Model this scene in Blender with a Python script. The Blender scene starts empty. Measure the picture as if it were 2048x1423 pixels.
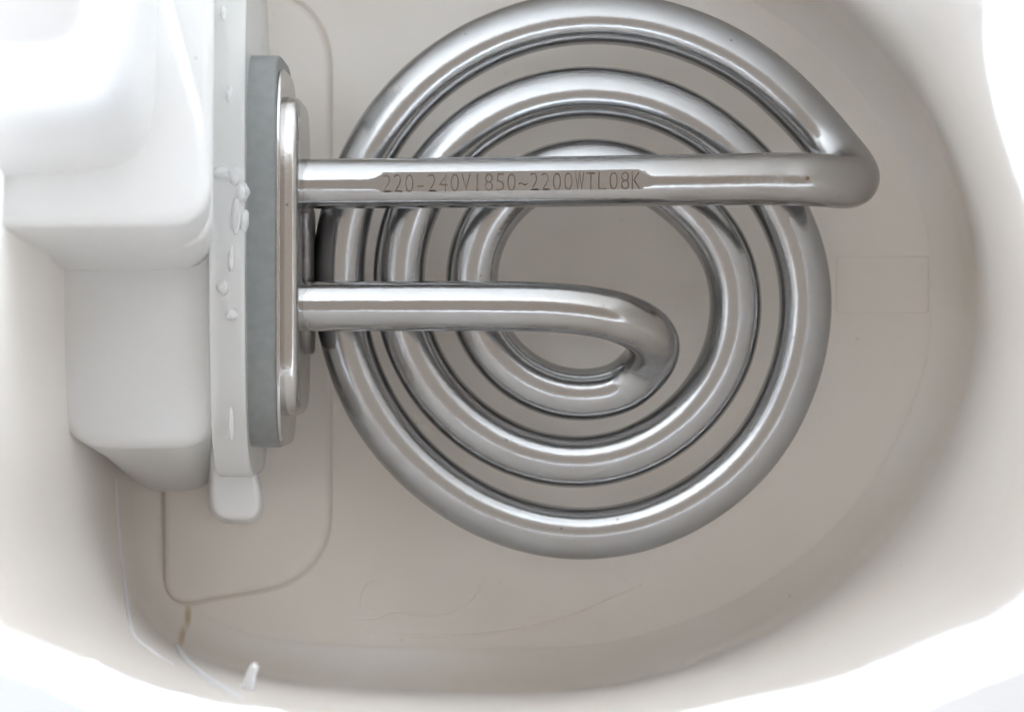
import bpy, bmesh, math, random
from mathutils import Vector, Matrix, noise
from mathutils.bvhtree import BVHTree

scene = bpy.context.scene
C = scene.collection
MM = 0.001

# ------------------------------------------------------------------ camera
DIST = 420.0                 # mm from the lens to the plane of the element's straight legs (z = 0)
SPX = 0.075                  # mm per photograph pixel in that plane
cam_data = bpy.data.cameras.new('camera')
cam_data.sensor_width = 36.0
cam_data.lens = 36.0 * DIST / (2048 * SPX)
cam_data.clip_start = 0.01
cam_data.clip_end = 20.0
cam_data.dof.use_dof = True
cam_data.dof.focus_distance = (DIST + 3) * MM
cam_data.dof.aperture_fstop = 24.0
cam = bpy.data.objects.new('camera', cam_data)
cam.location = (0, 0, DIST * MM)
C.objects.link(cam)
scene.camera = cam

# ------------------------------------------------------------------ light
world = bpy.data.worlds.new('World')
scene.world = world
world.use_nodes = True
bg = world.node_tree.nodes['Background']
bg.inputs['Color'].default_value = (1.0, 0.88, 0.78, 1)
bg.inputs['Strength'].default_value = 0.40


def area_lamp(name, azimuth, elevation, dist, sx, sy, power, colour):
    d = bpy.data.lights.new(name, 'AREA')
    d.shape = 'RECTANGLE'
    d.size, d.size_y = sx, sy
    d.energy = power
    d.color = colour
    o = bpy.data.objects.new(name, d)
    a, e = math.radians(azimuth), math.radians(elevation)
    v = Vector((math.cos(a) * math.cos(e), math.sin(a) * math.cos(e), math.sin(e)))
    o.location = v * dist + Vector((0, 0, 0.08))
    o.rotation_euler = (-v).to_track_quat('-Z', 'Y').to_euler()
    C.objects.link(o)
    return o


area_lamp('low_window_light', 133, 4.5, 1.2, 0.6, 0.28, 430, (0.65, 0.812, 1.0))
area_lamp('high_window_light', -70, 21, 1.3, 0.5, 0.3, 22, (0.755, 0.865, 1.0))

vs = scene.view_settings
vs.view_transform = 'Standard'
vs.look = 'None'
vs.exposure = 0.58
vs.gamma = 1.0
vs.use_curve_mapping = False
scene.render.engine = 'CYCLES'
scene.cycles.use_denoising = True
scene.cycles.max_bounces = 16
scene.cycles.diffuse_bounces = 8
scene.cycles.glossy_bounces = 8


# ------------------------------------------------------------------ helpers
def P(px, py, z=0.0):
    """A point of the place, in mm: where the photograph's pixel lies at height z."""
    k = SPX * (DIST - z) / DIST
    return Vector(((px - 1024.0) * k, (711.5 - py) * k, z))


def link(name, mesh, mat, parent=None, smooth=True, angle=None):
    o = bpy.data.objects.new(name, mesh)
    C.objects.link(o)
    if mat is not None:
        mesh.materials.append(mat)
    if smooth:
        mesh.shade_smooth()
        if angle:
            mesh.set_sharp_from_angle(angle=math.radians(angle))
    if parent is not None:
        o.parent = parent
    return o


def mesh_from(verts, faces, name='mesh'):
    m = bpy.data.meshes.new(name)
    m.from_pydata([tuple(Vector(v) * MM) for v in verts], [], faces)
    m.update()
    bm = bmesh.new()
    bm.from_mesh(m)
    bmesh.ops.recalc_face_normals(bm, faces=bm.faces)
    bm.to_mesh(m)
    bm.free()
    return m


def thing(name, label, cat, loc=(0, 0, 0)):
    o = bpy.data.objects.new(name, None)
    o.empty_display_size = 0.02
    C.objects.link(o)
    o['label'] = label
    o['category'] = cat
    return o


def catmull(pts, per=12, closed=False):
    """Centripetal-free Catmull-Rom through tuples of any length."""
    n = len(pts)
    out = []
    rng = range(n) if closed else range(n - 1)
    for i in rng:
        if closed:
            p0, p1, p2, p3 = pts[(i - 1) % n], pts[i], pts[(i + 1) % n], pts[(i + 2) % n]
        else:
            p1, p2 = pts[i], pts[i + 1]
            p0 = pts[i - 1] if i > 0 else tuple(2 * a - b for a, b in zip(p1, p2))
            p3 = pts[i + 2] if i + 2 < n else tuple(2 * b - a for a, b in zip(p1, p2))
        for k in range(per):
            t = k / per
            out.append(tuple(0.5 * (2 * b + (c - a) * t + (2 * a - 5 * b + 4 * c - d) * t * t
                                    + (3 * b - a - 3 * c + d) * t ** 3)
                             for a, b, c, d in zip(p0, p1, p2, p3)))
    if not closed:
        out.append(tuple(pts[-1]))
    return out


def curve_through(pts, per=24):
    """Smooth curve through unevenly spaced points (chord-length tangents)."""
    n = len(pts)
    d = [max((Vector(pts[i + 1][:3]) - Vector(pts[i][:3])).length, 1e-6) for i in range(n - 1)]
    tan = []
    for i in range(n):
        if i == 0:
            tan.append(tuple((b - a) / d[0] for a, b in zip(pts[0], pts[1])))
        elif i == n - 1:
            tan.append(tuple((b - a) / d[-1] for a, b in zip(pts[-2], pts[-1])))
        else:
            h0, h1 = d[i - 1], d[i]
            tan.append(tuple(((b - a) / h0 * h1 + (c - b) / h1 * h0) / (h0 + h1)
                             for a, b, c in zip(pts[i - 1], pts[i], pts[i + 1])))
    out = []
    for i in range(n - 1):
        h = d[i]
        for k in range(per):
            t = k / per
            a0, a1 = 2 * t ** 3 - 3 * t * t + 1, t ** 3 - 2 * t * t + t
            b0, b1 = 3 * t * t - 2 * t ** 3, t ** 3 - t * t
            out.append(tuple(p * a0 + m * h * a1 + q * b0 + w * h * b1
                             for p, q, m, w in zip(pts[i], pts[i + 1], tan[i], tan[i + 1])))
    out.append(tuple(pts[-1]))
    return out


def resample(path, step):
    """Even spacing along xyz(+radius) samples."""
    out = [path[0]]
    acc = 0.0
    for a, b in zip(path, path[1:]):
        d = (Vector(b[:3]) - Vector(a[:3])).length
        if d < 1e-9:
            continue
        t = step - acc
        while t <= d:
            f = t / d
            out.append(tuple(p + (q - p) * f for p, q in zip(a, b)))
            t += step
        acc = d - (t - step)
    if (Vector(out[-1][:3]) - Vector(path[-1][:3])).length > step * 0.3:
        out.append(path[-1])
    return out


def tube_rings(path, seg, flat=None):
    """Rings of a swept tube; path entries are (x, y, z, r). flat(p) -> fraction of r the top is pressed to."""
    rings = []
    up = Vector((0, 0, 1))
    n = len(path)
    for i, p in enumerate(path):
        a = Vector(path[max(i - 1, 0)][:3])
        b = Vector(path[min(i + 1, n - 1)][:3])
        t = (b - a).normalized()
        up = (up - t * up.dot(t)).normalized()
        side = t.cross(up).normalized()
        c = Vector(p[:3])
        r = p[3]
        lim = flat(c) if flat else 1.0
        ring = []
        for k in range(seg):
            an = 2 * math.pi * k / seg
            u = math.cos(an)
            ring.append(c + up * (min(u, lim) * r) + side * (math.sin(an) * r))
        rings.append(ring)
    return rings


def tube_mesh(rings, cap=True):
    seg = len(rings[0])
    v = [p for r in rings for p in r]
    f = []
    for i in range(len(rings) - 1):
        for k in range(seg):
            k2 = (k + 1) % seg
            f.append((i * seg + k, i * seg + k2, (i + 1) * seg + k2, (i + 1) * seg + k))
    if cap:
        f.append(tuple(range(seg)))
        f.append(tuple((len(rings) - 1) * seg + k for k in range(seg)))
    return mesh_from(v, f)


def loft(sections, cap_first=True, cap_last=True):
    n = len(sections[0])
    v = [p for s in sections for p in s]
    f = []
    for i in range(len(sections) - 1):
        for k in range(n):
            k2 = (k + 1) % n
            f.append((i * n + k, i * n + k2, (i + 1) * n + k2, (i + 1) * n + k))
    for use, i in ((cap_first, 0), (cap_last, len(sections) - 1)):
        if use:
            v.append(sum(sections[i], Vector()) / n)
            f += [(i * n + k, i * n + (k + 1) % n, len(v) - 1) for k in range(n)]
    return mesh_from(v, f)


def round_poly(pts, radii, per=8):
    """A polygon with each corner rounded; constant point count for lofting."""
    out = []
    n = len(pts)
    for i in range(n):
        p = Vector(pts[i]); a = Vector(pts[i - 1]); b = Vector(pts[(i + 1) % n])
        da, db = (a - p), (b - p)
        r = min(radii[i], da.length * 0.49, db.length * 0.49)
        s, e = p + da.normalized() * r, p + db.normalized() * r
        for k in range(per + 1):
            t = k / per
            out.append((s * (1 - t) ** 2 + p * 2 * t * (1 - t) + e * t * t))
    return out


def prism(levels, edge=2.0, steps=6, per=8):
    """levels: (z, [(px,py)...], [corner radius px...]) bottom to top; the top edge is rounded by `edge` mm."""
    secs = []
    for z, pts, rad in levels:
        secs.append([P(q.x, q.y, z) for q in round_poly(pts, [max(r_, edge / 0.022) for r_ in rad], per)])
    top = secs.pop()
    cen = sum(top, Vector()) / len(top)
    n = len(top)
    for s in range(steps + 1):
        a = s / steps * math.pi / 2
        inset = edge * (1 - math.cos(a))
        ring = []
        for i, p in enumerate(top):
            t = (top[(i + 1) % n] - top[i - 1])
            t.z = 0
            nv = Vector((t.y, -t.x, 0))
            if nv.length < 1e-9:
                nv = p - cen
            nv.normalize()
            if nv.dot(p - cen) < 0:
                nv = -nv
            ring.append(p - nv * inset + Vector((0, 0, -edge + edge * math.sin(a))))
        secs.append(ring)
    return loft(secs, cap_first=False)


# ------------------------------------------------------------------ materials
def new_mat(name):
    m = bpy.data.materials.new(name)
    m.use_nodes = True
    nt = m.node_tree
    return m, nt, nt.nodes['Principled BSDF']


def N(nt, kind, **kw):
    n = nt.nodes.new(kind)
    for k, v in kw.items():
        if k.startswith('_'):
            setattr(n, k[1:], v)
        else:
            n.inputs[k.replace('__', ' ')].default_value = v
    return n


def mixc(nt, fac, a, b):
    m = nt.nodes.new('ShaderNodeMix')
    m.data_type = 'RGBA'
    for sock, val in ((m.inputs[0], fac), (m.inputs[6], a), (m.inputs[7], b)):
        if isinstance(val, bpy.types.NodeSocket):
            nt.links.new(val, sock)
        else:
            sock.default_value = val
    return m.outputs[2]


def ramp(nt, src, stops):
    r = nt.nodes.new('ShaderNodeValToRGB')
    e = r.color_ramp.elements
    while len(e) < len(stops):
        e.new(0.5)
    for el, (pos, val) in zip(e, stops):
        el.position = pos
        el.color = (val, val, val, 1)
    nt.links.new(src, r.inputs[0])
    return r.outputs[0]


def bump(nt, bsdf, src, strength, dist):
    b = N(nt, 'ShaderNodeBump', Strength=strength, Distance=dist)
    nt.links.new(src, b.inputs['Height'])
    nt.links.new(b.outputs[0], bsdf.inputs['Normal'])
    return b


def spot(nt, pos, centre, scale, lo=0.35, hi=1.0):
    """1 inside an ellipsoidal stain, fading to 0 outside; wobbled by noise."""
    sub = N(nt, 'ShaderNodeVectorMath', _operation='SUBTRACT')
    nt.links.new(pos, sub.inputs[0])
    sub.inputs[1].default_value = tuple(Vector(centre) * MM)
    div = N(nt, 'ShaderNodeVectorMath', _operation='DIVIDE')
    nt.links.new(sub.outputs[0], div.inputs[0])
    div.inputs[1].default_value = tuple(Vector(scale) * MM)
    ln = N(nt, 'ShaderNodeVectorMath', _operation='LENGTH')
    nt.links.new(div.outputs[0], ln.inputs[0])
    nz = N(nt, 'ShaderNodeTexNoise', Scale=400.0, Detail=3.0)
    nt.links.new(pos, nz.inputs['Vector'])
    ad = N(nt, 'ShaderNodeMath', _operation='MULTIPLY_ADD')
    nt.links.new(nz.outputs[0], ad.inputs[0])
    ad.inputs[1].default_value = 0.5
    ad2 = N(nt, 'ShaderNodeMath', _operation='ADD')
    nt.links.new(ln.outputs['Value'], ad2.inputs[0])
    nt.links.new(ad.outputs[0], ad2.inputs[1])
    ad.inputs[2].default_value = -0.25
    return ramp(nt, ad2.outputs[0], [(lo, 1.0), (hi, 0.0)])


def plastic(name, base, stained=False, rough=0.36, sss=0.0, grain=0.12, glow=0.0, film=0.0):
    m, nt, b = new_mat(name)
    geo = N(nt, 'ShaderNodeNewGeometry')
    pos = geo.outputs['Position']
    n1 = N(nt, 'ShaderNodeTexNoise', Scale=28.0, Detail=4.0, Roughness=0.6)
    nt.links.new(pos, n1.inputs['Vector'])
    f1 = ramp(nt, n1.outputs[0], [(0.35, 0.0), (0.7, 1.0)])
    warm = (base[0] * 0.985, base[1] * 0.96, base[2] * 0.93, 1)
    col = mixc(nt, f1, (*base, 1), warm)
    if stained:
        brown = (0.45, 0.31, 0.16, 1)
        for (q, sc_, amt) in stained:
            s = spot(nt, pos, q, sc_)
            mul = N(nt, 'ShaderNodeMath', _operation='MULTIPLY')
            nt.links.new(s, mul.inputs[0])
            mul.inputs[1].default_value = amt
            col = mixc(nt, mul.outputs[0], col, brown)
        # tide mark of tea-coloured scale where the wall turns into the floor
        sep = N(nt, 'ShaderNodeSeparateXYZ')
        nt.links.new(pos, sep.inputs[0])
        mr = N(nt, 'ShaderNodeMapRange')
        mr.inputs['From Min'].default_value = -36.5 * MM
        mr.inputs['From Max'].default_value = -24 * MM
        nt.links.new(sep.outputs['Z'], mr.inputs['Value'])
        band = ramp(nt, mr.outputs[0], [(0.0, 0.3), (0.12, 0.6), (0.3, 1.0), (0.55, 0.5), (1.0, 0.0)])
        n3 = N(nt, 'ShaderNodeTexNoise', Scale=22.0, Detail=3.0)
        nt.links.new(pos, n3.inputs['Vector'])
        f3 = ramp(nt, n3.outputs[0], [(0.3, 0.08), (0.7, 0.36)])
        mul = N(nt, 'ShaderNodeMath', _operation='MULTIPLY')
        nt.links.new(band, mul.inputs[0])
        nt.links.new(f3, mul.inputs[1])
        col = mixc(nt, mul.outputs[0], col, (0.50, 0.40, 0.27, 1))
    vo = N(nt, 'ShaderNodeTexVoronoi', Scale=260.0)
    nt.links.new(pos, vo.inputs['Vector'])
    sp = ramp(nt, vo.outputs['Distance'], [(0.04, 1.0), (0.10, 0.0)])
    gz = N(nt, 'ShaderNodeTexNoise', Scale=90.0, Detail=2.0)
    nt.links.new(pos, gz.inputs['Vector'])
    gt = ramp(nt, gz.outputs[0], [(0.55, 0.0), (0.66, 0.55)])
    sm_ = N(nt, 'ShaderNodeMath', _operation='MULTIPLY')
    nt.links.new(sp, sm_.inputs[0])
    nt.links.new(gt, sm_.inputs[1])
    col = mixc(nt, sm_.outputs[0], col, (0.52, 0.45, 0.37, 1))
    nt.links.new(col, b.inputs['Base Color'])
    b.inputs['Roughness'].default_value = rough
    b.inputs['Subsurface Weight'].default_value = sss
    b.inputs['Subsurface Radius'].default_value = (1.0, 0.8, 0.6)
    b.inputs['Subsurface Scale'].default_value = 2.5 * MM
    n2 = N(nt, 'ShaderNodeTexNoise', Scale=900.0, Detail=3.0)
    nt.links.new(pos, n2.inputs['Vector'])
    hgt = n2.outputs[0]
    if film:                                     # slow ripples of a thin film of water and scale
        n4 = N(nt, 'ShaderNodeTexNoise', Scale=45.0, Detail=2.0, Distortion=1.2)
        nt.links.new(pos, n4.inputs['Vector'])
        ma = N(nt, 'ShaderNodeMath', _operation='MULTIPLY_ADD')
        nt.links.new(n4.outputs[0], ma.inputs[0])
        ma.inputs[1].default_value = film * 8
        nt.links.new(hgt, ma.inputs[2])
        hgt = ma.outputs[0]
    bump(nt, b, hgt, grain, 0.0002)
    if glow:                                     # thin moulded plastic lets daylight through
        tl = N(nt, 'ShaderNodeBsdfTranslucent')
        nt.links.new(col, tl.inputs['Color'])
        mx = N(nt, 'ShaderNodeMixShader')
        sz = N(nt, 'ShaderNodeSeparateXYZ')
        nt.links.new(pos, sz.inputs[0])
        thick = N(nt, 'ShaderNodeMapRange', _interpolation_type='SMOOTHSTEP')
        thick.inputs['From Min'].default_value = -37 * MM
        thick.inputs['From Max'].default_value = 26 * MM
        thick.inputs['To Max'].default_value = glow
        nt.links.new(sz.outputs['Z'], thick.inputs['Value'])
        nt.links.new(thick.outputs[0], mx.inputs[0])
        nt.links.new(b.outputs[0], mx.inputs[1])
        nt.links.new(tl.outputs[0], mx.inputs[2])
        nt.links.new(mx.outputs[0], nt.nodes['Material Output'].inputs['Surface'])
    return m


def steel(name, base, rough, pits=True, spots=(), dull=None):
    m, nt, b = new_mat(name)
    geo = N(nt, 'ShaderNodeNewGeometry')
    pos = geo.outputs['Position']
    n1 = N(nt, 'ShaderNodeTexNoise', Scale=120.0, Detail=5.0, Roughness=0.65)
    nt.links.new(pos, n1.inputs['Vector'])
    f1 = ramp(nt, n1.outputs[0], [(0.3, 0.0), (0.75, 1.0)])
    col = mixc(nt, f1, (*base, 1), (base[0] * 0.95, base[1] * 0.92, base[2] * 0.89, 1))
    rr = N(nt, 'ShaderNodeMapRange')
    rr.inputs['To Min'].default_value = rough * 0.8
    rr.inputs['To Max'].default_value = rough * 1.3
    nt.links.new(n1.outputs[0], rr.inputs['Value'])
    rough_out = rr.outputs[0]
    if dull:                                     # the pins are polished, the heated run of tube is bead-blasted dull
        sx = N(nt, 'ShaderNodeSeparateXYZ')
        nt.links.new(pos, sx.inputs[0])
        wob = N(nt, 'ShaderNodeMath', _operation='MULTIPLY_ADD')
        nt.links.new(n1.outputs[0], wob.inputs[0])
        wob.inputs[1].default_value = 1 * MM
        nt.links.new(sx.outputs['X'], wob.inputs[2])
        ml = N(nt, 'ShaderNodeMapRange', _interpolation_type='SMOOTHSTEP')
        ml.inputs['From Min'].default_value = dull[0] * MM
        ml.inputs['From Max'].default_value = dull[1] * MM
        ml.inputs['To Max'].default_value = dull[2]
        nt.links.new(wob.outputs[0], ml.inputs['Value'])
        sm = N(nt, 'ShaderNodeMath', _operation='ADD')
        nt.links.new(rough_out, sm.inputs[0])
        nt.links.new(ml.outputs[0], sm.inputs[1])
        rough_out = sm.outputs[0]
        nf = N(nt, 'ShaderNodeMath', _operation='DIVIDE')
        nt.links.new(ml.outputs[0], nf.inputs[0])
        nf.inputs[1].default_value = dull[2]
        mz = N(nt, 'ShaderNodeMapRange', _interpolation_type='SMOOTHSTEP')       # the discoloured run ends where the bend drops away
        mz.inputs['From Min'].default_value = -9 * MM
        mz.inputs['From Max'].default_value = -1 * MM
        nt.links.new(sx.outputs['Z'], mz.inputs['Value'])
        nz_ = N(nt, 'ShaderNodeMath', _operation='MULTIPLY')
        nt.links.new(nf.outputs[0], nz_.inputs[0])
        nt.links.new(mz.outputs[0], nz_.inputs[1])
        col = mixc(nt, nz_.outputs[0], col, (base[0] * 0.84, base[1] * 0.79, base[2] * 0.74, 1))
    nt.links.new(rough_out, b.inputs['Roughness'])
    if pits:
        vo = N(nt, 'ShaderNodeTexVoronoi', Scale=420.0)
        nt.links.new(pos, vo.inputs['Vector'])
        pf = ramp(nt, vo.outputs['Distance'], [(0.05, 1.0), (0.11, 0.0)])
        nz = N(nt, 'ShaderNodeTexNoise', Scale=260.0, Detail=2.0)
        nt.links.new(pos, nz.inputs['Vector'])
        gate = ramp(nt, nz.outputs[0], [(0.56, 0.0), (0.64, 0.6)])
        mul = N(nt, 'ShaderNodeMath', _operation='MULTIPLY')
        nt.links.new(pf, mul.inputs[0])
        nt.links.new(gate, mul.inputs[1])
        col = mixc(nt, mul.outputs[0], col, (0.12, 0.10, 0.09, 1))
    for q, s_ in spots:
        s = spot(nt, pos, q, s_)
        col = mixc(nt, s, col, (0.16, 0.085, 0.04, 1))
    nt.links.new(col, b.inputs['Base Color'])
    b.inputs['Metallic'].default_value = 1.0
    n2 = N(nt, 'ShaderNodeTexNoise', Scale=1500.0, Detail=4.0)
    nt.links.new(pos, n2.inputs['Vector'])
    n5 = N(nt, 'ShaderNodeTexNoise', Scale=170.0, Detail=3.0, Roughness=0.6)      # shallow dents and draw marks
    nt.links.new(pos, n5.inputs['Vector'])
    ma = N(nt, 'ShaderNodeMath', _operation='MULTIPLY_ADD')
    nt.links.new(n5.outputs[0], ma.inputs[0])
    ma.inputs[1].default_value = 3.0
    nt.links.new(n2.outputs[0], ma.inputs[2])
    bump(nt, b, ma.outputs[0], 0.16, 0.0001)
    return m


M_WALL = plastic('white_kettle_plastic', (0.825, 0.796, 0.766), glow=0.25,
                 stained=[(P(374, 1232, -34), (0.75, 2.6, 5), 0.8), (P(362, 1268, -31), (0.7, 2.6, 6), 0.7), (P(450, 1205, -35), (9, 1.2, 3), 0.4)])
M_HOUSE = plastic('white_housing_plastic', (0.715, 0.722, 0.73), rough=0.33)
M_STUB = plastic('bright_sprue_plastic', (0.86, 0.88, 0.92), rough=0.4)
M_MARK = plastic('pale_mould_highlight', (0.88, 0.83, 0.79), rough=0.2)  # paler colour stands in for the wavy highlights on the floor
M_PAD = plastic('white_floor_plastic', (0.86, 0.817, 0.773), rough=0.17, film=0.5)
STEEL = (0.455, 0.465, 0.48)
M_STEEL = steel('stainless_tube', STEEL, 0.19)
M_UPPER = steel('stainless_upper_leg', STEEL, 0.12, spots=[(P(1615, 357, 3.7), (0.45, 0.45, 1.2))],
                dull=(P(1200, 0).x, P(1440, 0).x, 0.09))
M_LOWER = steel('stainless_lower_leg', STEEL, 0.12, dull=(P(1020, 0).x, P(1230, 0).x, 0.08))
M_PLATE = steel('stainless_plate', (0.52, 0.515, 0.51), 0.18)
M_DARK = steel('dull_bracket_steel', (0.22, 0.21, 0.21), 0.42)

M_GROOVE = steel('grimy_stamp_groove', (0.24, 0.20, 0.175), 0.4, pits=False)

M_GASKET, nt, b = new_mat('grey_rubber')
geo = N(nt, 'ShaderNodeNewGeometry')
nz = N(nt, 'ShaderNodeTexNoise', Scale=600.0, Detail=4.0)
nt.links.new(geo.outputs['Position'], nz.inputs['Vector'])
nt.links.new(mixc(nt, ramp(nt, nz.outputs[0], [(0.3, 0.0), (0.7, 1.0)]), (0.185, 0.192, 0.195, 1), (0.215, 0.222, 0.224, 1)),
             b.inputs['Base Color'])
b.inputs['Roughness'].default_value = 0.45
bump(nt, b, nz.outputs[0], 0.25, 0.0002)

M_LIP, nt, b = new_mat('translucent_seal')
b.inputs['Base Color'].default_value = (0.88, 0.88, 0.87, 1)
b.inputs['Roughness'].default_value = 0.16
tr = N(nt, 'ShaderNodeBsdfTransparent', Color=(0.93, 0.94, 0.94, 1))
mx = N(nt, 'ShaderNodeMixShader', Fac=0.42)
out = nt.nodes['Material Output']
nt.links.new(b.outputs[0], mx.inputs[1])
nt.links.new(tr.outputs[0], mx.inputs[2])
nt.links.new(mx.outputs[0], out.inputs['Surface'])

M_BLOB, nt, b = new_mat('clear_sealant')
b.inputs['Base Color'].default_value = (0.82, 0.82, 0.82, 1)
b.inputs['Roughness'].default_value = 0.18
tr = N(nt, 'ShaderNodeBsdfTransparent', Color=(0.96, 0.96, 0.96, 1))
mx = N(nt, 'ShaderNodeMixShader', Fac=0.55)
nt.links.new(b.outputs[0], mx.inputs[1])
nt.links.new(tr.outputs[0], mx.inputs[2])
nt.links.new(mx.outputs[0], nt.nodes['Material Output'].inputs['Surface'])

M_TABLE = plastic('white_tabletop_paint', (0.62, 0.62, 0.62), sss=0.0)

# ------------------------------------------------------------------ setting
zt = -40.0
tm = mesh_from([(-900, -900, zt), (900, -900, zt), (900, 900, zt), (-900, 900, zt)], [(0, 1, 2, 3)])
table = link('tabletop', tm, M_TABLE, smooth=False)
table['kind'] = 'structure'
table['label'] = 'white tabletop surface under the kettle'

# ------------------------------------------------------------------ kettle body
kettle = thing('kettle_body', 'open white plastic kettle body with moulded housing, seen from above', 'kettle')

CEN = Vector((3.0, 9.0, 0))
Z0, ZR = -36.0, 112.0
foot_px = []
for k in range(14):                                     # right half of the foot: half an oval
    a = math.radians(-90 + 180 * k / 13)
    foot_px.append((1060 + 890 * math.cos(a), 590 - 790 * math.sin(a)))
foot_px += [(700, -190), (450, -150), (300, -60), (252, 130), (245, 590), (250, 1050), (300, 1240), (450, 1330), (700, 1370)]
rim_px = [(2150, 720), (2112, 540), (2060, 400), (2010, 260), (1978, 130), (1964, 0), (1900, -150), (1700, -280), (1000, -350),
          (200, -300), (-150, -100), (-220, 300), (-220, 700), (-150, 1085), (0, 1238), (160, 1318), (350, 1392), (600, 1440),
          (1000, 1476), (1300, 1450), (1500, 1412), (1700, 1374), (1900, 1300), (2090, 1222), (2165, 1030)]
NA = 360


def by_angle(px, z):
    pts = [P(x, y, z) for x, y in px]
    dense = [Vector(q) for q in catmull([tuple(p) for p in pts], 40, True)]
    pol = sorted(((math.atan2(p.y - CEN.y, p.x - CEN.x), (p - CEN).xy.length) for p in dense))
    out = []
    j = 0
    for k in range(NA):
        a = -math.pi + 2 * math.pi * k / NA
        while j < len(pol) and pol[j][0] < a:
            j += 1
        a0, r0 = pol[j - 1]
        a1, r1 = pol[j % len(pol)]
        if j == 0:
            a0 -= 2 * math.pi
        if j == len(pol):
            a1 += 2 * math.pi
        t = (a - a0) / (a1 - a0) if a1 != a0 else 0
        out.append(r0 + (r1 - r0) * t)
    return out


R_FOOT = by_angle(foot_px, Z0)
R_RIM = by_angle(rim_px, ZR)
FIL = 8.5


def wall_point(k, z, off=0.0):
    t = (z - Z0) / (ZR - Z0)
    r = R_FOOT[k] + (R_RIM[k] - R_FOOT[k]) * t
    h = z - Z0
    if h < FIL:
        r -= FIL * (1 - math.sqrt(max(0.0, 1 - (1 - h / FIL) ** 2)))
    a = -math.pi + 2 * math.pi * k / NA
    return Vector((CEN.x + math.cos(a) * (r + off), CEN.y + math.sin(a) * (r + off), z))


def rough_edge(k, seed, amp):
    a = 2 * math.pi * k / NA
    v = Vector((math.cos(a) * 9, math.sin(a) * 14, seed))
    n = noise.fractal(v, 0.7, 2.1, 5)
    a0 = -math.pi + a
    frost = max(0.0, math.cos(a0 - math.radians(-140)))
    return n * amp * (1.0 + 2.2 * frost ** 2)


secs = []
zs = [Z0 + 0.15] + [Z0 + FIL * (1 - math.cos(math.pi / 2 * i / 10)) for i in range(2, 11)]
zs += [Z0 + FIL + (ZR - 3 - Z0 - FIL) * i / 16 for i in range(1, 17)]
for z in zs:
    secs.append([wall_point(k, z) for k in range(NA)])
# the roughly cut mouth: lip, chamfer, top, then the outer skin down to the table
for dz, off, amp, seed in ((-1.2, 0.0, 0.10, 1), (0.0, 0.15, 0.45, 2), (1.0, 0.9, 0.6, 3), (3.0, 2.0, 0.45, 4), (4.6, 3.2, 0.4, 5),
                           (5.2, 4.0, 0.35, 6), (4.4, 4.5, 0.3, 7), (3.0, 4.6, 0.2, 8)):
    secs.append([wall_point(k, ZR + dz, off + rough_edge(k, seed, amp)) + Vector((0, 0, rough_edge(k, seed + 20, amp)))
                 for k in range(NA)])
for z in (104, 80, 40, 0, Z0 + 7):
    secs.append([wall_point(k, z, 3.6 + (104 - z) * 0.01) for k in range(NA)])
secs.append([wall_point(k, Z0 + 7, 5.5) + Vector((0, 0, -10.9)) for k in range(NA)])
shell = link('wall', loft(secs, False, False), M_WALL, kettle)

# floor: a disc a hair lower than the foot of the wall
fl = [CEN + Vector((0, 0, Z0))]
ff = []
rr_ = (0.15, 0.35, 0.55, 0.75, 0.9, 1.0)
for s in rr_:
    for k in range(NA):
        a = -math.pi + 2 * math.pi * k / NA
        r = (R_FOOT[k] - FIL + 2.6) * s
        fl.append(Vector((CEN.x + math.cos(a) * r, CEN.y + math.sin(a) * r, Z0)))
for k in range(NA):
    ff.append((0, 1 + k, 1 + (k + 1) % NA))
for i in range(len(rr_) - 1):
    for k in range(NA):
        k2 = (k + 1) % NA
        ff.append((1 + i * NA + k, 1 + (i + 1) * NA + k, 1 + (i + 1) * NA + k2, 1 + i * NA + k2))
link('floor', mesh_from(fl, ff), M_PAD, kettle)

bmh = bmesh.new()
bmh.from_mesh(shell.data)
BVH = BVHTree.FromBMesh(bmh)
bmh.free()


def on_wall(px, py, lift=0.0):
    o = Vector((0, 0, DIST * MM))
    d = (P(px, py, -40) * MM - o).normalized()
    h = BVH.ray_cast(o, d)
    if h[0] is None:
        return P(px, py, Z0)
    n = h[1] if h[1].dot(d) < 0 else -h[1]
    return h[0] / MM + n * lift


# raised pad of the floor under the housing
pad = prism([(Z0 - 0.3, [(322, 1222), (668, 1165), (668, -10), (322, -60)], [60, 150, 150, 60]),
             (Z0 + 2.0, [(328, 1214), (660, 1155), (660, 0), (328, -50)], [60, 140, 140, 60])], edge=1.1, steps=6, per=12)
link('raised_pad', pad, M_PAD, kettle)

# ------------------------------------------------------------------ moulded housing on the left wall
ledge = prism([(Z0, [(250, 985), (452, 985), (452, 300), (60, 300)], [90, 60, 20, 20]),
               (-6, [(190, 935), (446, 935), (446, 300), (60, 300)], [90, 55, 20, 20]),
               (12, [(120, 898), (440, 898), (432, 300), (60, 300)], [70, 50, 20, 20])], edge=2.2, steps=8)
link('housing_ledge', ledge, M_HOUSE, kettle)

step_ = prism([(7, [(-260, 552), (428, 546), (428, -350), (-260, -350)], [10, 26, 10, 10]),
               (18, [(-260, 530), (426, 528), (428, -350), (-260, -350)], [10, 40, 10, 10]),
               (30, [(-260, 500), (424, 496), (428, -350), (-260, -350)], [10, 60, 10, 10])], edge=1.6, steps=5)
link('housing_step', step_, M_HOUSE, kettle)


def cheek(dy, dx):
    return [(-260, 505 + dy), (420 + dx, 500 + dy), (420 + dx, 275), (336 + dx, -20), (250, -350), (-260, -350)]


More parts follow.
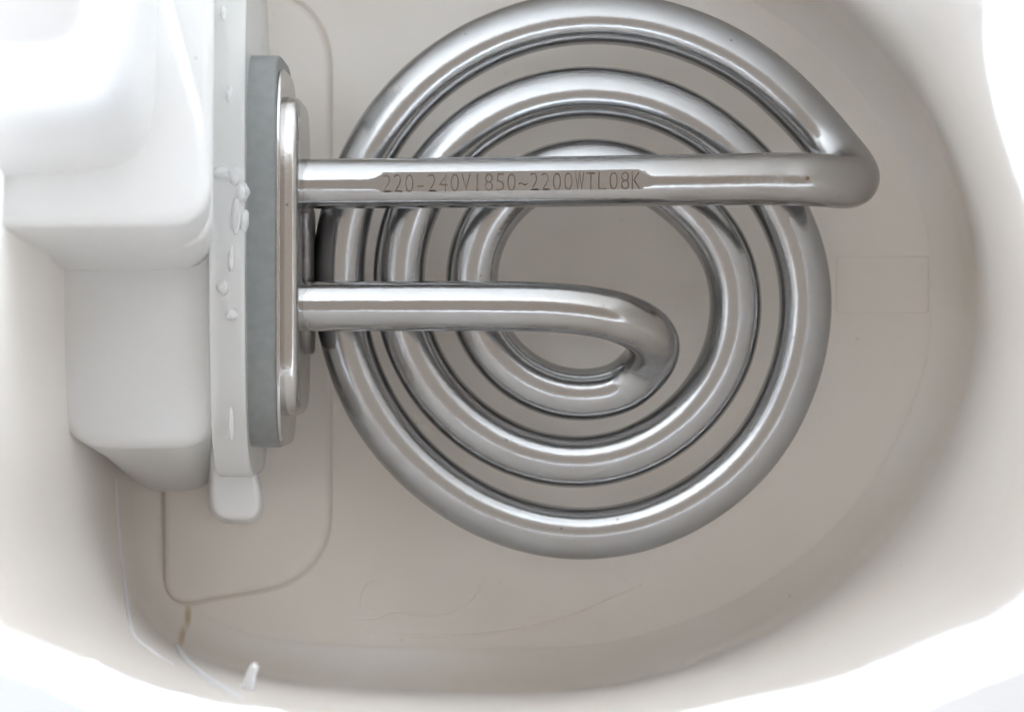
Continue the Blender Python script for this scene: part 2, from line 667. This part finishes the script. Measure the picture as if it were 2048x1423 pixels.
crad = [10, 110, 130, 100, 10, 10]
ch = prism([(24, cheek(8, 4), crad), (40, cheek(-20, 2), crad), (54, cheek(-48, 0), crad)], edge=1.8, steps=8)
link('housing_cheek', ch, M_HOUSE, kettle)

col_ = prism([(46, [(-130, 415), (318, 372), (334, -230), (-130, -230)], [10, 80, 10, 10]),
              (56, [(-130, 350), (300, 318), (326, -230), (-130, -230)], [10, 80, 10, 10]),
              (84, [(-130, 225), (240, 205), (262, -230), (-130, -230)], [10, 90, 10, 10]),
              (108, [(-130, 130), (190, 118), (192, -230), (-130, -230)], [10, 90, 10, 10])], edge=2.4, steps=10)
link('steam_column', col_, M_HOUSE, kettle)

# unseen block added outside the same wall to keep light off it
ov = []
for z, x_in, x_out, sh in ((zt + 0.3, -70, -128, 0), (-14, -70, -128, 0), (-9, -96, -128, 0), (84, -98, -128, 0), (94, -100, -126, 2), (98, -104, -122, 5)):
    ow = [(x_out, -32 + sh), (x_in, -36 + sh), (x_in, 48 - sh), (x_out, 44 - sh)]
    ov.append([Vector((q.x, q.y, z)) for q in round_poly(ow, [10, 6, 6, 10], 8)])
link('outer_shade_block', loft(ov), M_HOUSE, kettle, angle=50)

# rounded tab below the seal
tab = prism([(Z0, [(416, 1048), (528, 1048), (524, 960), (494, 900), (490, 860), (416, 860)], [58, 58, 30, 20, 5, 5]),
             (-2, [(420, 1040), (522, 1040), (518, 960), (492, 900), (488, 860), (420, 860)], [56, 56, 30, 20, 5, 5])], edge=1.0, steps=6, per=14)
link('moulded_tab', tab, M_HOUSE, kettle)

# sprue stub left at the mouth, with its nub
st = on_wall(494, 1396)
base = Vector((st.x, st.y, st.z))
zc = min(st.z + 2, 40)
rng = random.Random(4)
pts = [(*P(487, 1402, zc - 1), 1.0), (*P(496, 1378, zc + 2), 0.85), (*P(502, 1350, zc + 4), 0.72), (*P(507, 1335, zc + 5), 0.66),
       (*P(512, 1328, zc + 5.5), 0.5)]
path = resample(catmull(pts, 10), 0.25)
rings = tube_rings(path, 14)
for r in rings:
    for i, p in enumerate(r):
        r[i] = p + noise.noise_vector(p * 1.3) * 0.10
stub = link('sprue_stub', tube_mesh(rings), M_STUB, kettle)
nub = tube_mesh(tube_rings(resample(catmull([(*P(492, 1374, zc + 2), 0.35), (*P(484, 1370, zc + 2.2), 0.25), (*P(479, 1367, zc + 2.2), 0.12)], 8), 0.15), 10))
link('nub', nub, M_STUB, stub)


def ridge(name, px_pts, r, lift, mat, z=None):
    pts = catmull(px_pts, 14)
    m = len(pts) - 1
    p3 = [(*(on_wall(x, y, lift) if z is None else P(x, y, z)), r * (0.55 + 0.45 * min(1.0, 6 * i / m, 6 * (m - i) / m)))
          for i, (x, y) in enumerate(pts)]
    return link(name, tube_mesh(tube_rings(resample(p3, 0.6), 10)), mat, kettle)


ridge('mould_highlight', [(231, 955), (236, 1060), (248, 1170), (264, 1262), (300, 1300), (345, 1328)], 0.42, 0.0, M_STUB)  # moulded edges; the brighter colour stands in for light caught along them
ridge('mould_highlight', [(352, 1290), (372, 1322), (420, 1362), (480, 1396)], 0.6, 0.1, M_STUB)
ridge('mould_highlight', [(735, 1262), (860, 1270), (1010, 1262), (1150, 1228), (1285, 1166)], 0.3, 0, M_MARK, Z0 - 0.14)  # floor highlights drawn as thin pale ridges
ridge('mould_highlight', [(690, 1232), (745, 1236), (790, 1222), (850, 1230), (910, 1222), (955, 1180), (978, 1120)], 0.25, 0, M_MARK, Z0 - 0.14)
ridge('mould_highlight', [(735, 1225), (722, 1205), (735, 1165), (760, 1158)], 0.25, 0, M_MARK, Z0 - 0.14)

tabp = prism([(Z0 - 0.3, [(1670, 628), (1862, 628), (1862, 510), (1670, 510)], [8, 8, 8, 8]),
              (Z0 + 0.18, [(1672, 625), (1858, 625), (1858, 513), (1672, 513)], [8, 8, 8, 8])], edge=0.15, steps=3)
link('floor_panel', tabp, M_PAD, kettle)


# ------------------------------------------------------------------ heating element
elem = thing('heating_element', 'polished stainless steel spiral heating element with stamped upper leg', 'heating element')


def disc(profile, zc, expo=2.5, n=120):
    """An oval plate standing on edge, its axis along x. profile: (x px, y centre px, half height px, half depth mm)."""
    secs = []
    for xp, cy, hy, hz in profile:
        ztop = zc + hz
        x = P(xp, 0, ztop).x
        c = P(0, cy, zc + hz * 0.5)
        h = hy * SPX
        ring = []
        for k in range(n):
            a = 2 * math.pi * k / n
            ca, sa = math.cos(a), math.sin(a)
            ring.append(Vector((x, c.y + math.copysign(abs(ca) ** (2 / expo), ca) * h,
                                zc + math.copysign(abs(sa) ** (2 / expo), sa) * hz)))
        secs.append(ring)
    return loft(secs)


def rounded(x0, x1, cy, hy, hz, e0, e1, steps=6):
    """Profile with rounded edges: e0 / e1 px of rounding on the left / right face."""
    out = []
    if e0:
        for s in range(steps + 1):
            a = s / steps * math.pi / 2
            out.append((x0 + e0 * (1 - math.sin(a)) * 1.0, cy, hy - e0 * (1 - math.sin(a)) if False else hy - e0 * (1 - math.cos(math.pi / 2 - a)), hz - e0 * SPX * (1 - math.cos(math.pi / 2 - a))))
        out = [(x0 + e0 * (1 - math.cos(s / steps * math.pi / 2)), cy, hy - e0 * (1 - math.sin(s / steps * math.pi / 2)),
                hz - e0 * SPX * (1 - math.sin(s / steps * math.pi / 2))) for s in range(steps + 1)]
    else:
        out.append((x0, cy, hy, hz))
    if e1:
        out += [(x1 - e1 * (1 - math.sin(s / steps * math.pi / 2)), cy, hy - e1 * (1 - math.cos(s / steps * math.pi / 2)),
                 hz - e1 * SPX * (1 - math.cos(s / steps * math.pi / 2))) for s in range(steps + 1)]
    else:
        out.append((x1, cy, hy, hz))
    return out


ZC = -4.0
gasket = link('gasket', disc(rounded(466, 551, 502, 389, 17.0, 4, 5), ZC, 5.0), M_GASKET, elem, angle=40)
link('flange_plate', disc(rounded(551, 560, 514, 374, 16.4, 2, 3, 4), ZC, 5.0), M_PLATE, elem, angle=50)
link('dome_plate', disc(rounded(558, 598, 512, 318, 13.0, 4, 20, 8), ZC, 5.0), M_PLATE, elem, angle=50)
link('bracket', disc(rounded(596, 622, 560, 150, 6.0, 3, 8, 5), -9.0, 3.5), M_DARK, elem, angle=50)
bead = [(*P(612, 425, -1.0), 0.55), (*P(611, 470, -0.8), 0.8), (*P(613, 500, -0.9), 0.6), (*P(612, 545, -1.0), 0.75), (*P(612, 562, -1.2), 0.5)]
rings = tube_rings(resample(catmull(bead, 12), 0.25), 14)
for r in rings:
    for i, p in enumerate(r):
        r[i] = p + noise.noise_vector(p * 1.1) * 0.16
link('weld_bead', tube_mesh(rings), M_DARK, elem)

# the translucent seal lip stands between housing and gasket: part of the element's mounting
lip = link('seal_lip', disc(rounded(418, 490, 430, 520, 21.5, 3, 8, 6), ZC - 1.0, 3.8), M_LIP, kettle, angle=50)

# --- the bent tube
RL, RC = 50 * SPX, 52.2 * SPX * 433 / 420
ZK = -13.0
leg1 = [(540, 368, 0, RL), (800, 366.5, 0, RL), (1100, 363.5, 0, RL * 1.01), (1400, 359.5, 0, RL * 1.03), (1560, 358, 0, RL * 1.05),
        (1640, 360, -0.2, RL * 1.07), (1688, 364, -2.0, RL * 1.07), (1706, 358, -5.5, RC), (1698, 336, -9.2, RC), (1670, 300, -11.8, RC)]
spiral = [(0.118, 540), (0.18, 529), (0.25, 521), (0.375, 508), (0.5, 497), (0.625, 502), (0.75, 508), (0.853, 484), (0.93, 455), (1.0, 433), (1.057, 411),
          (1.117, 389), (1.18, 378), (1.25, 373), (1.375, 375), (1.5, 377), (1.625, 373), (1.75, 364), (1.87, 333), (2.0, 291),
          (2.097, 250), (2.17, 235), (2.25, 229), (2.375, 229), (2.5, 231), (2.625, 234), (2.70, 233), (2.745, 231)]
coil = []
for t, r in catmull(spiral, 4):
    a = 2 * math.pi * t
    coil.append((1175 + r * math.cos(a), 558 - r * math.sin(a), ZK, RC))
leg2 = [(1248, 770, -12.6, RC), (1290, 733, -10.8, RC), (1307, 694, -7.0, RC), (1291, 661, -2.9, RL * 1.03), (1245, 637, -0.7, RL * 1.02),
        (1180, 622, -0.1, RL), (1100, 614, 0, RL), (1000, 612, 0, RL), (800, 611.5, 0, RL), (540, 612, 0, RL)]
allp = [(*P(x, y, z), r) for x, y, z, r in leg1 + coil + leg2]
dense = curve_through(allp, 24)
n1, n2 = len(leg1) - 1, len(leg1) + len(coil)
whole = resample(dense, 0.5)


def nearest(q):
    return min(range(len(whole)), key=lambda i: (Vector(whole[i][:3]) - Vector(q[:3])).length)


i1, i2 = nearest(allp[n1]), nearest(allp[n2])

X0, X1 = P(757, 0, 3.7).x, P(1292, 0, 3.7).x


def stamped(c):
    if c.z < -1 or c.y < P(0, 480).y:
        return 1.0
    e = min(c.x - X0, X1 - c.x)
    if e < -0.8:
        return 1.0
    wob = noise.noise(Vector((c.x * 0.9, 3.3, 0))) * 0.012
    return 1.0 - (0.075 + wob) * min(1.0, (e + 0.8) / 1.4)


rings = tube_rings(whole, 96, stamped)
up_leg = link('leg', tube_mesh(rings[:i1 + 1]), M_UPPER, elem, angle=12)
up_leg['label'] = 'upper leg stamped 220-240V1850~2200WTL08K'
link('coil', tube_mesh(rings[i1:i2 + 1], False), M_STEEL, elem)
link('leg', tube_mesh(rings[i2:], False), M_LOWER, elem)

# --- stamped rating, cut into the pressed flat of the upper leg
TEXT = '220-240V1850~2200WTL08K'
cut_v, cut_f = [], []
adv = (1284 - 762) / len(TEXT)
top_z = RL * 0.925
for i, chx in enumerate(TEXT):
    cu = bpy.data.curves.new('glyph', 'FONT')
    cu.body = chx
    cu.size = 1.0
    cu.extrude = 0.5
    cu.offset = -0.012
    cu.resolution_u = 3
    go = bpy.data.objects.new('glyph', cu)
    C.objects.link(go)
    dg = bpy.context.evaluated_depsgraph_get()
    gm = bpy.data.meshes.new_from_object(go.evaluated_get(dg))
    bpy.data.objects.remove(go)
    xs = [v.co.x for v in gm.vertices]
    cx, w = (min(xs) + max(xs)) / 2, max(xs) - min(xs)
    px = 762 + adv * (i + 0.5)
    c = P(px, 366.8 - (px - 800) * 0.012 - 0.5, top_z)
    hgt = 2.75 / 0.70
    wide = min(1.0, adv * SPX * 0.80 / (w * hgt)) if chx in 'WVK-~' else adv * SPX * 0.74 / max(w * hgt, 0.01)
    if chx == '1':
        wide = 1.0
    o = len(cut_v)
    for v in gm.vertices:
        cut_v.append(Vector((c.x + (v.co.x - cx) * hgt * wide, c.y + (v.co.y - 0.35) * hgt, top_z + (0.5 if v.co.z > 0 else -0.22))))
    for p in gm.polygons:
        cut_f.append(tuple(o + q for q in p.vertices))
cm = mesh_from(cut_v, cut_f)
cm.transform(Matrix.Scale(1000, 4))
bmc = bmesh.new()
bmc.from_mesh(cm)
bmesh.ops.remove_doubles(bmc, verts=bmc.verts, dist=1e-4)
bmesh.ops.dissolve_degenerate(bmc, edges=bmc.edges, dist=1e-4)
bmesh.ops.recalc_face_normals(bmc, faces=bmc.faces)
bmc.to_mesh(cm)
bmc.free()
cm.materials.append(M_GROOVE)
cutter = bpy.data.objects.new('cutter', cm)
C.objects.link(cutter)
big = up_leg.data.copy()
big.transform(Matrix.Scale(1000, 4))
work = bpy.data.objects.new('work', big)
C.objects.link(work)
md = work.modifiers.new('stamp', 'BOOLEAN')
md.operation = 'DIFFERENCE'
md.solver = 'EXACT'
md.object = cutter
md.material_mode = 'TRANSFER'
md.use_self = True
md.use_hole_tolerant = True
dg = bpy.context.evaluated_depsgraph_get()
res = bpy.data.meshes.new_from_object(work.evaluated_get(dg))
print('STAMP', len(up_leg.data.polygons), len(res.polygons))
if len(res.polygons) > len(up_leg.data.polygons):
    res.transform(Matrix.Scale(0.001, 4))
    up_leg.data = res
    res.shade_smooth()
    res.set_sharp_from_angle(angle=math.radians(12))
bpy.data.objects.remove(work)
bpy.data.objects.remove(cutter)

# --- lumps of sealant squeezed out along the seal
rng = random.Random(11)
for bx, by, rx, ry in ((459, 190, 7, 16), (470, 350, 12, 20), (484, 385, 14, 18), (474, 430, 11, 34), (489, 440, 9, 22), (462, 520, 6, 26),
                       (446, 575, 12, 14), (464, 628, 12, 12), (447, 25, 7, 14), (462, 850, 6, 30), (440, 345, 20, 12)):
    c = P(bx, by, 16.5 if by > 60 else 15.6)
    bm = bmesh.new()
    bmesh.ops.create_icosphere(bm, subdivisions=3, radius=1.0)
    for v in bm.verts:
        q = v.co.copy()
        k = 1 + 0.28 * noise.noise(q * 1.6 + Vector((bx, by, 0)))
        v.co = (c + Vector((q.x * rx * SPX * k, q.y * ry * SPX * k, q.z * 0.7 * k))) * MM
    me = bpy.data.meshes.new('blob')
    bm.to_mesh(me)
    bm.free()
    link('sealant_blob', me, M_BLOB, lip)
